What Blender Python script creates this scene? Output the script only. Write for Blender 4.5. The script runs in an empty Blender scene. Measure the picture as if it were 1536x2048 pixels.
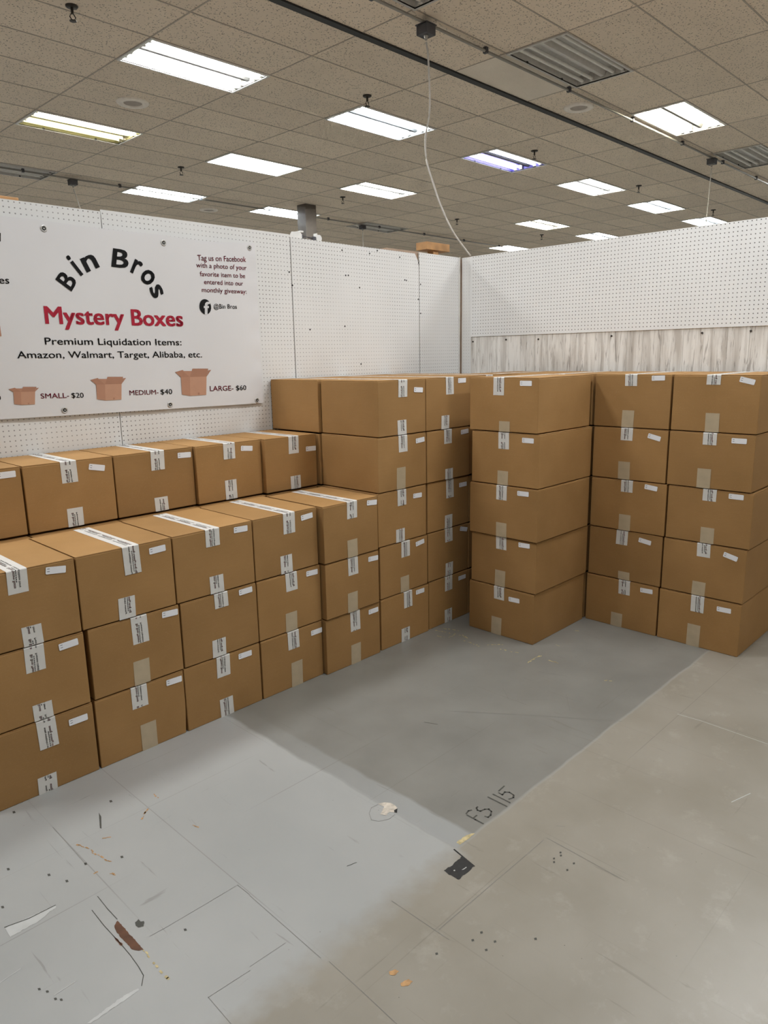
import bpy, bmesh, math, random
from mathutils import Vector, Matrix

# ------------------------------------------------------------------ camera, world, exposure
FT = 0.3048
EYE = 5.62                                   # camera height in feet
CEIL = EYE + 8.5212                          # ceiling height in feet
F_PX = 1444.65
PITCH, YAW, ROLL = math.radians(-12.2507), math.radians(44.3212), math.radians(-1.0790)
sc = bpy.context.scene
C = sc.collection
_f = Vector((math.cos(YAW) * math.cos(PITCH), math.sin(YAW) * math.cos(PITCH), math.sin(PITCH)))
_r0 = Vector((math.sin(YAW), -math.cos(YAW), 0))
_u0 = _r0.cross(_f)
_r = math.cos(ROLL) * _r0 + math.sin(ROLL) * _u0
_u = -math.sin(ROLL) * _r0 + math.cos(ROLL) * _u0
cam = bpy.data.cameras.new('camera')
cam.sensor_fit = 'VERTICAL'
cam.sensor_height = 24
cam.lens = F_PX / 2048 * 24
cam.clip_end = 200
cob = bpy.data.objects.new('camera', cam)
C.objects.link(cob)
M = Matrix.Identity(4)
for i in range(3):
    M[i][0], M[i][1], M[i][2] = _r[i], _u[i], -_f[i]
M[2][3] = EYE * FT
cob.matrix_world = M
sc.camera = cob

w = bpy.data.worlds.new('world')
sc.world = w
w.use_nodes = True
w.node_tree.nodes['Background'].inputs[0].default_value = (0.5, 0.47, 0.43, 1)
w.node_tree.nodes['Background'].inputs[1].default_value = 0.05
vs = sc.view_settings
vs.view_transform = 'Standard'
vs.look = 'None'
vs.exposure = 2.12
vs.gamma = 1
vs.use_curve_mapping = False
cy_ = sc.cycles
cy_.max_bounces = 6
cy_.diffuse_bounces = 4
cy_.glossy_bounces = 3
cy_.caustics_reflective = False
cy_.caustics_refractive = False
cy_.use_denoising = True
cy_.use_adaptive_sampling = True
cy_.adaptive_min_samples = 10
cy_.adaptive_threshold = .05
TUBE = 16.0                                  # brightness of a lit fluorescent tube


def ray(px, py):
    return _f + (px - 768) / F_PX * _r - (py - 1024) / F_PX * _u


def on_floor(px, py, z=0.0):
    d = ray(px, py)
    k = (z - EYE) / d.z
    return (d.x * k, d.y * k)


def on_y(px, py, Y):
    d = ray(px, py)
    k = Y / d.y
    return (d.x * k, d.z * k + EYE)


def project(p):
    v = Vector((p[0], p[1], p[2] - EYE))
    d = v.dot(_f)
    if d < 0.3:
        return None
    return 768 + F_PX * v.dot(_r) / d, 1024 - F_PX * v.dot(_u) / d


# ------------------------------------------------------------------ materials
class G:
    def __init__(s, name):
        s.m = bpy.data.materials.new(name)
        s.m.use_nodes = True
        s.nt = s.m.node_tree
        s.b = s.nt.nodes['Principled BSDF']

    def _set(s, sock, v):
        if v is None:
            return
        if isinstance(v, bpy.types.NodeSocket):
            s.nt.links.new(v, sock)
        else:
            if sock.type == 'RGBA' and len(v) == 3:
                v = (*v, 1)
            sock.default_value = v

    def math(s, op, a, b=None, c=None, clamp=False):
        n = s.nt.nodes.new('ShaderNodeMath')
        n.operation = op
        n.use_clamp = clamp
        for i, v in enumerate((a, b, c)):
            s._set(n.inputs[i], v)
        return n.outputs[0]

    def mix(s, f, a, b, blend='MIX'):
        n = s.nt.nodes.new('ShaderNodeMix')
        n.data_type = 'RGBA'
        n.blend_type = blend
        s._set(n.inputs[0], f)
        s._set(n.inputs[6], a)
        s._set(n.inputs[7], b)
        return n.outputs[2]

    def coords(s, scale=(1, 1, 1), loc=(0, 0, 0), which='Object', rnd=False):
        t = s.nt.nodes.new('ShaderNodeTexCoord')
        mp = s.nt.nodes.new('ShaderNodeMapping')
        mp.inputs['Scale'].default_value = scale
        mp.inputs['Location'].default_value = loc
        s.nt.links.new(t.outputs[which], mp.inputs[0])
        out = mp.outputs[0]
        if rnd:
            o = s.nt.nodes.new('ShaderNodeObjectInfo')
            a = s.nt.nodes.new('ShaderNodeVectorMath')
            a.operation = 'MULTIPLY_ADD'
            s.nt.links.new(o.outputs['Random'], a.inputs[0])
            a.inputs[1].default_value = (37, 53, 71)
            s.nt.links.new(out, a.inputs[2])
            out = a.outputs[0]
        return out

    def rand(s):
        return s.nt.nodes.new('ShaderNodeObjectInfo').outputs['Random']

    def xyz(s, v):
        n = s.nt.nodes.new('ShaderNodeSeparateXYZ')
        s.nt.links.new(v, n.inputs[0])
        return n.outputs

    def noise(s, v, scale, detail=3, rough=.5, dist=0):
        n = s.nt.nodes.new('ShaderNodeTexNoise')
        s._set(n.inputs['Vector'], v)
        n.inputs['Scale'].default_value = scale
        n.inputs['Detail'].default_value = detail
        n.inputs['Roughness'].default_value = rough
        n.inputs['Distortion'].default_value = dist
        return n.outputs[0]

    def voro(s, v, scale, feature='F1', out='Distance'):
        n = s.nt.nodes.new('ShaderNodeTexVoronoi')
        n.feature = feature
        s._set(n.inputs['Vector'], v)
        n.inputs['Scale'].default_value = scale
        return n.outputs[out]

    def ramp(s, v, lo, hi):
        n = s.nt.nodes.new('ShaderNodeMapRange')
        n.inputs[1].default_value = lo
        n.inputs[2].default_value = hi
        s._set(n.inputs[0], v)
        return n.outputs[0]

    def bump(s, h, strength=.2, dist=.001):
        n = s.nt.nodes.new('ShaderNodeBump')
        n.inputs['Strength'].default_value = strength
        n.inputs['Distance'].default_value = dist
        s._set(n.inputs['Height'], h)
        s.nt.links.new(n.outputs[0], s.b.inputs['Normal'])

    def out(s, col=None, rough=None, metal=None, spec=None):
        s._set(s.b.inputs['Base Color'], col)
        s._set(s.b.inputs['Roughness'], rough)
        s._set(s.b.inputs['Metallic'], metal)
        if spec is not None:
            s.b.inputs['Specular IOR Level'].default_value = spec
        return s.m


def plain(name, col, rough=.5, metal=0.0, var=.06, scale=20, spec=None):
    g = G(name)
    n = g.noise(g.coords(), scale, 2)
    c = g.mix(g.ramp(n, .3, .7), tuple(v * (1 - var) for v in col), tuple(min(1, v * (1 + var)) for v in col))
    return g.out(c, rough, metal, spec)


def emit(name, col, strength):
    g = G(name)
    g.out((.9, .9, .9), .4)
    g.b.inputs['Emission Color'].default_value = (*col, 1)
    g.b.inputs['Emission Strength'].default_value = strength
    return g.m


def cardboard():
    g = G('kraft_cardboard')
    v = g.coords(rnd=True)
    n1 = g.noise(v, 4, 4)
    n2 = g.noise(g.coords((9, 9, 260), rnd=True), 1, 3)
    n3 = g.noise(v, 180, 2)
    c = g.mix(g.ramp(n1, .3, .7), CARD_A, CARD_B)
    c = g.mix(g.math('MULTIPLY', g.ramp(n2, .35, .75), .22), c, (.28, .158, .060))
    c = g.mix(g.math('MULTIPLY', g.ramp(n3, .55, .75), .25), c, (.41, .25, .115))
    k = g.math('MULTIPLY_ADD', g.rand(), .16, .92)
    c = g.mix(1.0, c, k, 'MULTIPLY')
    g.bump(n2, .12, .001)
    return g.out(c, .72, 0, .25)


CARD_A, CARD_B = (.315, .176, .064), (.37, .210, .080)


def pegboard(name, ax, faint, col=(.76, .765, .76)):
    g = G(name)
    v = g.coords((1 / .0254,) * 3)
    X = g.xyz(v)
    a = g.math('SUBTRACT', g.math('FRACT', X[ax]), .5)
    b = g.math('SUBTRACT', g.math('FRACT', X[2]), .5)
    d = g.math('SQRT', g.math('ADD', g.math('MULTIPLY', a, a), g.math('MULTIPLY', b, b)))
    h = g.ramp(d, .155, .105)
    n = g.noise(g.coords(), 2.2, 3)
    fill = g.ramp(n, .36, .62)
    amt = g.math('MULTIPLY', h, g.math('MULTIPLY_ADD', fill, faint[1] - faint[0], faint[0]))
    n2 = g.noise(g.coords((1, 1, .6)), 3.1, 4)
    c = g.mix(g.ramp(n2, .3, .7), tuple(x * .95 for x in col), col)
    c = g.mix(amt, c, (.055, .05, .045))
    return g.out(c, .45, 0, .3)


def ceiling_tile(name, col, pits=1.0):
    g = G(name)
    v = g.coords(rnd=True)
    vs_ = g.coords((1, 1, 1), rnd=True)
    p = g.voro(vs_, 48)
    thr = g.noise(v, 26, 2)
    pit = g.math('MULTIPLY', g.ramp(p, .34, .22), g.ramp(thr, .38, .54))
    n = g.noise(g.coords(which='Generated', scale=(2, 1, 1), rnd=True), 1.5, 3)
    c = g.mix(g.ramp(n, .3, .7), tuple(x * .94 for x in col), col)
    c = g.mix(1.0, c, g.math('MULTIPLY_ADD', g.rand(), .10, .95), 'MULTIPLY')
    c = g.mix(g.math('MULTIPLY', pit, .75 * pits), c, (.12, .095, .075))
    g.bump(g.math('SUBTRACT', 1, pit), .3 * pits, .003)
    return g.out(c, .9, 0, .1)


def floor_mat():
    g = G('painted_floor')
    v = g.coords((1 / FT,) * 3)
    x, y, z = g.xyz(v)
    n = g.math('SUBTRACT', g.noise(v, 1.3, 4), .5)
    nf = g.math('SUBTRACT', g.noise(v, 6, 4), .5)
    xs = g.math('ADD', x, g.math('MULTIPLY', n, .16))
    ys = g.math('ADD', y, g.math('MULTIPLY', n, .10))
    # worn dark patch, pale painted field, tan aisle
    mx = g.ramp(xs, 5.80, 5.86)
    my = g.ramp(ys, 4.58, 4.63)
    dark = g.math('MULTIPLY', mx, my)
    soft = g.ramp(g.math('ADD', y, g.math('MULTIPLY', nf, .35)), 4.78, 4.38)
    hard = g.ramp(ys, 4.62, 4.57)
    tan = g.mix(mx, soft, hard)
    big = g.noise(v, .55, 3)
    lightc = g.mix(g.ramp(big, .3, .7), (.325, .333, .325), (.37, .375, .365))
    darkc = g.mix(g.ramp(g.noise(v, 1.1, 5), .3, .7), (.185, .182, .165), (.225, .222, .202))
    tanc = g.mix(g.ramp(g.noise(v, .9, 5), .3, .7), (.25, .23, .188), (.30, .28, .238))
    c = g.mix(dark, lightc, darkc)
    # pale skim-coat strip beside the seam
    st = g.math('MULTIPLY', g.math('MULTIPLY', g.ramp(xs, 5.80, 5.84), g.ramp(xs, 6.17, 6.12)), g.math('MULTIPLY', my, g.ramp(g.math('ADD', y, n), 9.2, 5.4)))
    c = g.mix(g.math('MULTIPLY', st, .85), c, (.315, .325, .32))
    c = g.mix(tan, c, tanc)
    # tile joints showing through, one foot apart
    fx = g.math('ABSOLUTE', g.math('SUBTRACT', g.math('FRACT', g.math('SUBTRACT', x, .25)), .5))
    fy = g.math('ABSOLUTE', g.math('SUBTRACT', g.math('FRACT', g.math('ADD', y, .5)), .5))
    lx = g.math('MULTIPLY', g.ramp(fx, .009, .003), g.ramp(g.noise(g.coords((1.5, .5, 1)), 1.4, 2), .50, .60))
    ly = g.math('MULTIPLY', g.ramp(fy, .009, .003), g.ramp(g.noise(g.coords((.5, 1.5, 1), (3, 7, 0)), 1.4, 2), .52, .62))
    ln = g.math('MULTIPLY', g.math('MAXIMUM', lx, ly), .38)
    c = g.mix(ln, c, (.15, .14, .12))
    # scuffs and specks
    sc1 = g.ramp(g.noise(g.coords((26, 2.2, 1)), 1, 4, .6, .8), .665, .72)
    sc2 = g.ramp(g.noise(g.coords((2.0, 24, 1), (5, 1, 0)), 1, 4, .6, .8), .68, .74)
    c = g.mix(g.math('MULTIPLY', g.math('MAXIMUM', sc1, sc2), .35), c, (.13, .12, .10))
    sp = g.math('MULTIPLY', g.ramp(g.voro(v, 5.0), .035, .02), g.ramp(g.noise(v, .9, 2), .5, .62))
    c = g.mix(g.math('MULTIPLY', sp, .8), c, (.06, .055, .045))
    worn = g.math('MULTIPLY', tan, g.ramp(g.noise(g.coords((7, 7, 7), (2, 2, 0)), 1, 6, .7), .56, .74))
    c = g.mix(g.math('MULTIPLY', worn, .22), c, (.52, .50, .45))
    r = g.math('MULTIPLY_ADD', g.noise(v, 1.7, 3), .10, FLOOR_ROUGH)
    hb = g.math('ADD', g.noise(v, .8, 2), g.math('MULTIPLY', g.math('MAXIMUM', lx, ly), -.05))
    g.bump(hb, .25, .006)
    return g.out(c, r, 0, .5)


FLOOR_ROUGH = .275


def plank_mat():
    g = G('weathered_white_planks')
    v = g.coords((18, 18, 1.6), rnd=True)
    n = g.noise(v, 1, 5, .6, .4)
    c = g.mix(g.ramp(n, .36, .55), (.52, .49, .45), (.80, .785, .75))
    cr = g.ramp(g.noise(g.coords((46, 46, 4.0), rnd=True), 1, 3, .6, 1.4), .42, .36)
    c = g.mix(g.math('MULTIPLY', cr, .55), c, (.20, .17, .145))
    c = g.mix(1.0, c, g.math('MULTIPLY_ADD', g.rand(), .10, .92), 'MULTIPLY')
    return g.out(c, .6, 0, .3)


def banner_mat():
    g = G('white_vinyl')
    n = g.noise(g.coords(), 1.5, 3)
    c = g.mix(g.ramp(n, .3, .7), (.70, .70, .715), (.74, .74, .75))
    return g.out(c, .32, 0, .4)


MAT = dict(
    card=cardboard(),
    tape_w=plain('white_printed_tape', (.66, .65, .62), .38, var=.04),
    tape_t=plain('tan_packing_tape', (.46, .375, .255), .30, var=.06),
    sticker=plain('white_sticker', (.82, .83, .86), .4, var=.02),
    ink=plain('black_ink', (.012, .012, .013), .6, spec=.12),
    ink_soft=plain('grey_ink', (.16, .17, .2), .5),
    red=plain('crimson_ink', (.43, .025, .05), .6, spec=.15),
    wine=plain('wine_ink', (.25, .018, .045), .6, spec=.15),
    peg_l=pegboard('painted_pegboard', 0, (.25, .85)),
    peg_l2=pegboard('painted_pegboard_strip', 1, (.15, .45)),
    peg_r=pegboard('pegboard_open_holes', 1, (.92, 1.0)),
    peg_edge=plain('pegboard_edge', (.70, .69, .66), .5),
    tile=ceiling_tile('fissured_ceiling_tile', (.88, .76, .625)),  # white tiles, with the brown cast of the light put into the colour
    tile_plain=ceiling_tile('smooth_ceiling_tile', (.90, .81, .70), .12),
    tbar=plain('ceiling_grid_metal', (.45, .385, .32), .6),  # darker than the tiles: shadow lines of the grid put into the colour
    black=plain('black_metal_and_gaps', (.012, .012, .012), .5),
    floor=floor_mat(),
    plank=plank_mat(),
    vinyl=banner_mat(),
    steel=plain('grey_column_paint', (.13, .11, .092), .45),
    white_metal=plain('white_enamel', (.80, .80, .78), .35),
    reflector=plain('white_reflector', (.62, .62, .60), .4),
    cream=plain('reflector_yellow_tint', (.50, .47, .27), .4),  # dim yellow light of the half-lit fixture put into the reflector colour
    channel=plain('ballast_channel', (.045, .045, .045), .5),
    joint=plain('tile_joint', (.20, .195, .18), .6),
    reflector_off=plain('dull_reflector', (.62, .60, .57), .45),
    lavender=plain('reflector_violet_tint', (.20, .18, .52), .4),  # violet cast of the lamp light put into the reflector colour
    tube_off=plain('unlit_tube_glass', (.80, .78, .74), .25),
    galv=plain('galvanised_conduit', (.33, .31, .28), .4, .4),
    dark_galv=plain('dark_junction_metal', (.09, .09, .10), .5, .3),
    cable=plain('pale_cable_sheath', (.50, .47, .43), .5),
    brass=plain('dark_bronze', (.05, .042, .035), .4, .6),
    chrome=plain('nickel_grommet', (.50, .49, .47), .35, .3),
    wood=plain('raw_pine', (.46, .25, .10), .6, var=.18, scale=14),
    tanwood=plain('bare_fibreboard', (.40, .29, .21), .7),
    store=plain('store_wall_paint', (.62, .60, .56), .7),
    ring=plain('speaker_ring', (.93, .86, .78), .6),
    grille=plain('speaker_grille', (.42, .36, .31), .6),
    rust=plain('exposed_brown_mastic', (.11, .045, .02), .7, var=.3),
    tar=plain('black_mastic', (.014, .014, .013), .6, var=.3, scale=60),
    chip=plain('chipped_concrete', (.50, .45, .38), .8, var=.2, scale=60),
    glue=plain('yellowed_glue', (.46, .38, .20), .6, var=.25, scale=50),
    orange=plain('orange_rust_smear', (.42, .24, .10), .6, var=.3, scale=60),
    flake_sheen=plain('pale_flake_sheen', (.47, .48, .47), .3),  # loose flakes, and the painted floor reflection
    mark=plain('marker_line', (.06, .06, .05), .6),
    bx_front=plain('print_box_front', (.52, .29, .19), .45, var=.03),
    bx_side=plain('print_box_side', (.45, .235, .15), .45, var=.03),
    bx_flap=plain('print_box_flap', (.40, .20, .125), .45, var=.03),
    logo_w=plain('print_white', (.74, .74, .75), .4, var=.01),
    warm=emit('lit_tube_warm', (1, .93, .74), TUBE),
    neutral=emit('lit_tube_white', (1, .995, .95), TUBE),
    cool=emit('lit_tube_cool', (.84, .93, 1), TUBE),
    dim=emit('lit_tube_violet', (.86, .88, 1), TUBE * .16),
    glow=emit('dim_far_tube', (1, .93, .55), TUBE * .022),  # weak glow added to the far tubes to brighten that half
    panel=emit('lit_diffuser', (.975, .99, 1), TUBE * .36),
)


# ------------------------------------------------------------------ mesh helpers (all in feet)
random.seed(2)


class MB:
    def __init__(s):
        s.v, s.f, s.mi = [], [], []

    def quad(s, pts, m=0):
        k = len(s.v)
        s.v += [tuple(p) for p in pts]
        s.f.append(tuple(range(k, k + len(pts))))
        s.mi.append(m)
        return s

    def box(s, x0, x1, y0, y1, z0, z1, m=0):
        k = len(s.v)
        s.v += [(x, y, z) for z in (z0, z1) for y in (y0, y1) for x in (x0, x1)]
        for q in ((0, 2, 3, 1), (4, 5, 7, 6), (0, 1, 5, 4), (2, 6, 7, 3), (0, 4, 6, 2), (1, 3, 7, 5)):
            s.f.append(tuple(k + i for i in q))
            s.mi.append(m)
        return s

    def tube(s, pts, r, n=8, caps=True, m=0):
        pts = [Vector(p) for p in pts]
        rings = []
        for i, p in enumerate(pts):
            t = (pts[min(i + 1, len(pts) - 1)] - pts[max(i - 1, 0)]).normalized()
            a = Vector((0, 0, 1)) if abs(t.z) < .9 else Vector((1, 0, 0))
            e1 = t.cross(a).normalized()
            e2 = t.cross(e1)
            k = len(s.v)
            rr = r[i] if isinstance(r, (list, tuple)) else r
            for j in range(n):
                an = 2 * math.pi * j / n
                s.v.append(tuple(p + rr * (math.cos(an) * e1 + math.sin(an) * e2)))
            rings.append(k)
        for a, b in zip(rings, rings[1:]):
            for j in range(n):
                s.f.append((a + j, a + (j + 1) % n, b + (j + 1) % n, b + j))
                s.mi.append(m)
        if caps:
            s.f.append(tuple(rings[0] + j for j in range(n))[::-1])
            s.f.append(tuple(rings[-1] + j for j in range(n)))
            s.mi += [m, m]
        return s

    def lathe(s, prof, cx=0, cy=0, n=20, m=0):
        rings = []
        for r, z in prof:
            k = len(s.v)
            for j in range(n):
                an = 2 * math.pi * j / n
                s.v.append((cx + r * math.cos(an), cy + r * math.sin(an), z))
            rings.append(k)
        for a, b in zip(rings, rings[1:]):
            for j in range(n):
                s.f.append((a + j, a + (j + 1) % n, b + (j + 1) % n, b + j))
                s.mi.append(m)
        return s

    def mesh(s, name, mats, bevel=0, smooth=False):
        me = bpy.data.meshes.new(name)
        me.from_pydata([(a * FT, b * FT, c * FT) for a, b, c in s.v], [], s.f)
        mats = mats if isinstance(mats, (list, tuple)) else [mats]
        for mm in mats:
            me.materials.append(MAT[mm])
        me.polygons.foreach_set('material_index', s.mi)
        if bevel:
            bm = bmesh.new()
            bm.from_mesh(me)
            bmesh.ops.bevel(bm, geom=bm.edges[:], offset=bevel * FT, segments=2, affect='EDGES', profile=.6)
            bm.to_mesh(me)
            bm.free()
        if smooth:
            me.polygons.foreach_set('use_smooth', [True] * len(me.polygons))
        me.update()
        return me

    def build(s, name, mats, parent=None, bevel=0, smooth=False, loc=None):
        return link(name, s.mesh(name, mats, bevel, smooth), parent, loc)


def link(name, data, parent=None, loc=None):
    o = bpy.data.objects.new(name, data)
    C.objects.link(o)
    if parent:
        o.parent = parent
    if loc:
        o.location = [c * FT for c in loc]
    return o


def tag(o, label=None, cat=None, group=None, kind=None):
    for k, v in (('label', label), ('category', cat), ('group', group), ('kind', kind)):
        if v:
            o[k] = v
    return o


def thing(name, loc, label, cat, group=None, rz=0):
    o = link(name, None, None, loc)
    o.rotation_euler.z = rz
    o.empty_display_size = .1
    return tag(o, label, cat, group)


_tc = {}


def glyphs(s, bold=0.0):
    """Vertices and faces of a line of lettering, normalised so that caps are about 0.73 high."""
    if (s, bold) in _tc:
        return _tc[(s, bold)]
    cu = bpy.data.curves.new('lettering', 'FONT')
    cu.body = s
    cu.size = 1
    cu.resolution_u = 3
    o = bpy.data.objects.new('lettering', cu)
    C.objects.link(o)
    dg = bpy.context.evaluated_depsgraph_get()
    me = bpy.data.meshes.new_from_object(o.evaluated_get(dg))
    V = [(v.co.x, v.co.y) for v in me.vertices]
    Fc = [tuple(p.vertices) for p in me.polygons]
    bpy.data.meshes.remove(me)
    bpy.data.objects.remove(o)
    bpy.data.curves.remove(cu)
    if bold:                                 # heavier strokes: the same letters laid over themselves
        n, V0, F0 = len(V), V, Fc
        V, Fc = [], []
        for k, (dx, dy) in enumerate(((1, .6), (-1, .6), (1, -.6), (-1, -.6), (0, 0))):
            V += [(a + dx * bold, b + dy * bold) for a, b in V0]
            Fc += [tuple(i + n * k for i in f) for f in F0]
    _tc[(s, bold)] = (V, Fc)
    return V, Fc


# ------------------------------------------------------------------ the setting: floor
X0, X1, Y0, Y1 = -12.0, 68.0, -14.0, 58.0
fl = MB().box(X0, X1, Y0, Y1, -.3, 0).build('floor', 'floor')
tag(fl, 'grey painted concrete floor with a dark patch and a tan aisle', None, None, 'structure')
ZD = .0022


def floor_poly(name, px, mat, z=ZD, label=None):
    if len(px) > 4 or name in ('pale_strip',):   # ragged outline
        out = []
        for a, b in zip(px, px[1:] + px[:1]):
            n = max(1, int(math.hypot(b[0] - a[0], b[1] - a[1]) / 3.5))
            for k in range(n):
                j = 1.3 if k else 0
                out.append((a[0] + (b[0] - a[0]) * k / n + random.uniform(-j, j), a[1] + (b[1] - a[1]) * k / n + random.uniform(-j, j) * .7))
        px = out
    o = MB().quad([(*on_floor(*p), z) for p in px]).build(name, mat, fl)
    if label:
        o['label'] = label
    return o


def floor_strokes(name, lines, width, mat, z=ZD, label=None, broken=False):
    mb = MB()
    for ln in lines:
        P = [Vector(on_floor(*p)) for p in ln]
        if broken:                           # a smear breaks up into short uneven dabs
            Q = []
            for a, b in zip(P, P[1:]):
                n = max(2, int((b - a).length / .03))
                for k in range(n):
                    if random.random() < .68:
                        c0, c1 = a.lerp(b, k / n), a.lerp(b, (k + random.uniform(.4, .95)) / n)
                        d = Vector((random.uniform(-1, 1), random.uniform(-1, 1))) * width * .5
                        Q.append((c0 + d, c1 + d, width * random.uniform(.25, .9)))
        else:
            Q = [(a, b, width) for a, b in zip(P, P[1:])]
        for a, b, wd in Q:
            t = (b - a).normalized()
            nrm = Vector((-t.y, t.x)) * wd / 2
            e = t * wd * .4
            mb.quad([(*(a - e - nrm), z), (*(b + e - nrm), z), (*(b + e + nrm), z), (*(a - e + nrm), z)])
    o = mb.build(name, mat, fl)
    if label:
        o['label'] = label
    return o


def K(ox, oy, k):
    return lambda *p: [(ox + k * a, oy + k * b) for a, b in p]


q = K(900, 1550, 160 / 1425)
floor_strokes('floor_marking', [
    q((290, 690), (330, 640), (380, 628)), q((305, 715), (450, 795), (590, 868)), q((425, 762), (475, 722)),
    q((490, 568), (472, 590), (490, 630), (540, 645), (620, 612), (690, 610), (735, 650), (725, 715), (680, 755), (625, 740)),
    q((680, 395), (1010, 562)), q((770, 345), (1065, 492)),
    q((965, 200), (870, 285)), q((870, 320), (935, 355), (975, 305), (1060, 310), (1135, 360), (1130, 405), (1050, 432))],
    .021, 'mark', label='hand-drawn dark marker lettering FS 115')
floor_poly('mastic_patch', q((230, 1450), (140, 1510), (0, 1640), (-110, 1700), (-20, 1780), (40, 1800), (160, 1868), (230, 1790), (300, 1750), (430, 1625), (330, 1540)), 'tar', label='black square where the coating has come away')
floor_poly('glue_streak', q((115, 1205), (175, 1245), (330, 1140), (445, 1045), (430, 1040), (290, 1075)), 'glue')
floor_strokes('mastic_edge', [q((75, 1330), (140, 1385), (430, 1625))], .018, 'tar', ZD * 1.3)
floor_poly('mastic_flake', q((205, 1695), (240, 1690), (300, 1650), (290, 1642)), 'flake_sheen', ZD * 1.6)
floor_poly('mastic_flake', q((60, 1700), (85, 1690), (95, 1710), (70, 1718)), 'flake_sheen', ZD * 1.6)
q = K(440, 1380, 660 / 1536)
floor_poly('chipped_hole', q((735, 530), (765, 545), (745, 580), (775, 585), (790, 568), (820, 568), (826, 548), (800, 528), (765, 524)), 'chip', label='pale chipped hole in the coating')
floor_poly('chipped_hole', q((810, 560), (826, 552), (824, 572), (812, 570)), 'tar', ZD * 1.4)
floor_strokes('crack', [q((735, 533), (705, 548), (694, 575), (705, 605), (740, 612), (790, 600), (815, 578))], .005, 'joint')
floor_strokes('scratch', [q((592, 820), (635, 803)), q((950, 150), (1012, 160))], .008, 'mark')
q = K(0, 1500, 500 / 1536)
floor_poly('bare_patch', q((722, 1050), (760, 1090), (790, 1125), (830, 1165), (860, 1200), (885, 1230), (840, 1232), (810, 1225), (770, 1180), (735, 1145), (712, 1110), (703, 1080)), 'rust', label='brown bare patch in the floor paint')
floor_strokes('crack', [q((565, 985), (640, 1080), (745, 1195), (800, 1260), (850, 1330), (882, 1385), (870, 1450)), q((600, 900), (660, 975), (720, 1040))], .007, 'mark')
floor_strokes('rust_line', [q((880, 1228), (930, 1290), (990, 1360), (1045, 1415))], .030, 'glue', broken=True)
floor_poly('rust_smear', q((700, 1140), (730, 1170), (755, 1195), (745, 1205), (712, 1170)), 'rust')
floor_poly('pale_strip', q((30, 1095), (340, 955), (345, 965), (240, 1050), (65, 1150)), 'flake_sheen', label='pale silvery reflection painted on the floor')  # silvery floor reflection painted as a flat pale strip
floor_strokes('strip_edge', [q((30, 1090), (180, 1035), (340, 955))], .012, 'mark', ZD * 1.4)
floor_poly('pale_strip', q((850, 1465), (855, 1475), (720, 1570), (560, 1680), (530, 1683), (640, 1600), (760, 1510)), 'flake_sheen')
floor_strokes('scratch', [q((460, 1425), (335, 1505)), q((125, 1345), (0, 1430))], .008, 'flake_sheen')
floor_strokes('scratch', [q((1460, 830), (1250, 955), (1030, 1085), (920, 1145)), q((1460, 830), (1536, 890)), q((1280, 1520), (1536, 1355)), q((1280, 1520), (1420, 1683)), q((325, 475), (420, 580), (525, 700))], .0045, 'joint')
floor_strokes('orange_smear', [q((475, 582), (545, 608), (600, 648), (640, 670), (705, 695)), q((575, 760), (605, 750)), q((645, 750), (718, 768)), q((870, 425), (905, 365)), q((945, 272), (968, 298)), q((1165, 450), (1228, 474)), q((635, 540), (680, 536))], .026, 'orange', broken=True)
floor_poly('dark_scuff', q((607, 385), (622, 410), (624, 485), (614, 480)), 'mark')
floor_poly('tar_spot', q((830, 1060), (850, 1040), (865, 1055), (885, 1052), (882, 1085), (850, 1092), (835, 1080)), 'mark')
for a in ((85, 383), (680, 316), (748, 658), (525, 700), (50, 733), (300, 768), (15, 966), (410, 806), (1137, 1105), (340, 1530), (375, 1535), (290, 1485), (240, 1470)):
    floor_poly('speck', q((a[0] - 9, a[1] - 5), (a[0] + 6, a[1] - 8), (a[0] + 12, a[1] + 4), (a[0] - 4, a[1] + 8)), 'mark')
q = K(900, 1240, 636 / 1536)
floor_strokes('orange_smear', [q((375, 208), (410, 185), (440, 172)), q((480, 195), (528, 212)), q((745, 292), (778, 295)), q((512, 120), (528, 126)), q((690, 340), (712, 332)), q((605, 50), (628, 54)), q((-90, 45), (-20, 60), (60, 75), (100, 95)), q((-60, 78), (-10, 85), (30, 70)), q((-30, 40), (40, 52)), q((60, 100), (95, 108), (150, 130)), q((240, 140), (330, 160)), q((180, 120), (260, 118))], .036, 'glue', broken=True)
floor_strokes('scratch', [q((255, 330), (285, 385)), q((285, 388), (470, 385)), q((0, 440), (420, 462), (830, 490)), q((430, 250), (565, 272)), q((560, 360), (580, 440)), q((515, 995), (555, 998)), q((1490, 355), (1500, 358))], .006, 'joint')
floor_strokes('scratch', [q((1100, 455), (1220, 490), (1536, 600)), q((1360, 880), (1450, 838))], .012, 'flake_sheen')
for a in ((502, 1153), (502, 1170), (533, 1124), (535, 1138), (598, 1176), (566, 1208)):
    floor_poly('bolt_hole', q((a[0] - 5, a[1] - 3), (a[0] + 4, a[1] - 5), (a[0] + 6, a[1] + 3), (a[0] - 3, a[1] + 5)), 'mark')
q = K(500, 1650, 1036 / 1536)
floor_poly('orange_spot', q((412, 435), (430, 428), (442, 434), (430, 446), (415, 445)), 'orange')
floor_poly('orange_spot', q((446, 470), (470, 457), (483, 464), (468, 478), (448, 478)), 'orange')
floor_strokes('scratch', [q((0, 210), (210, 395)), q((0, 420), (105, 350)), (q((235, 405), (350, 510), (435, 590))), q((880, 38), (1110, 165)), q((420, 225), (590, 340)), q((560, 310), (870, 45))], .005, 'joint')
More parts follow.
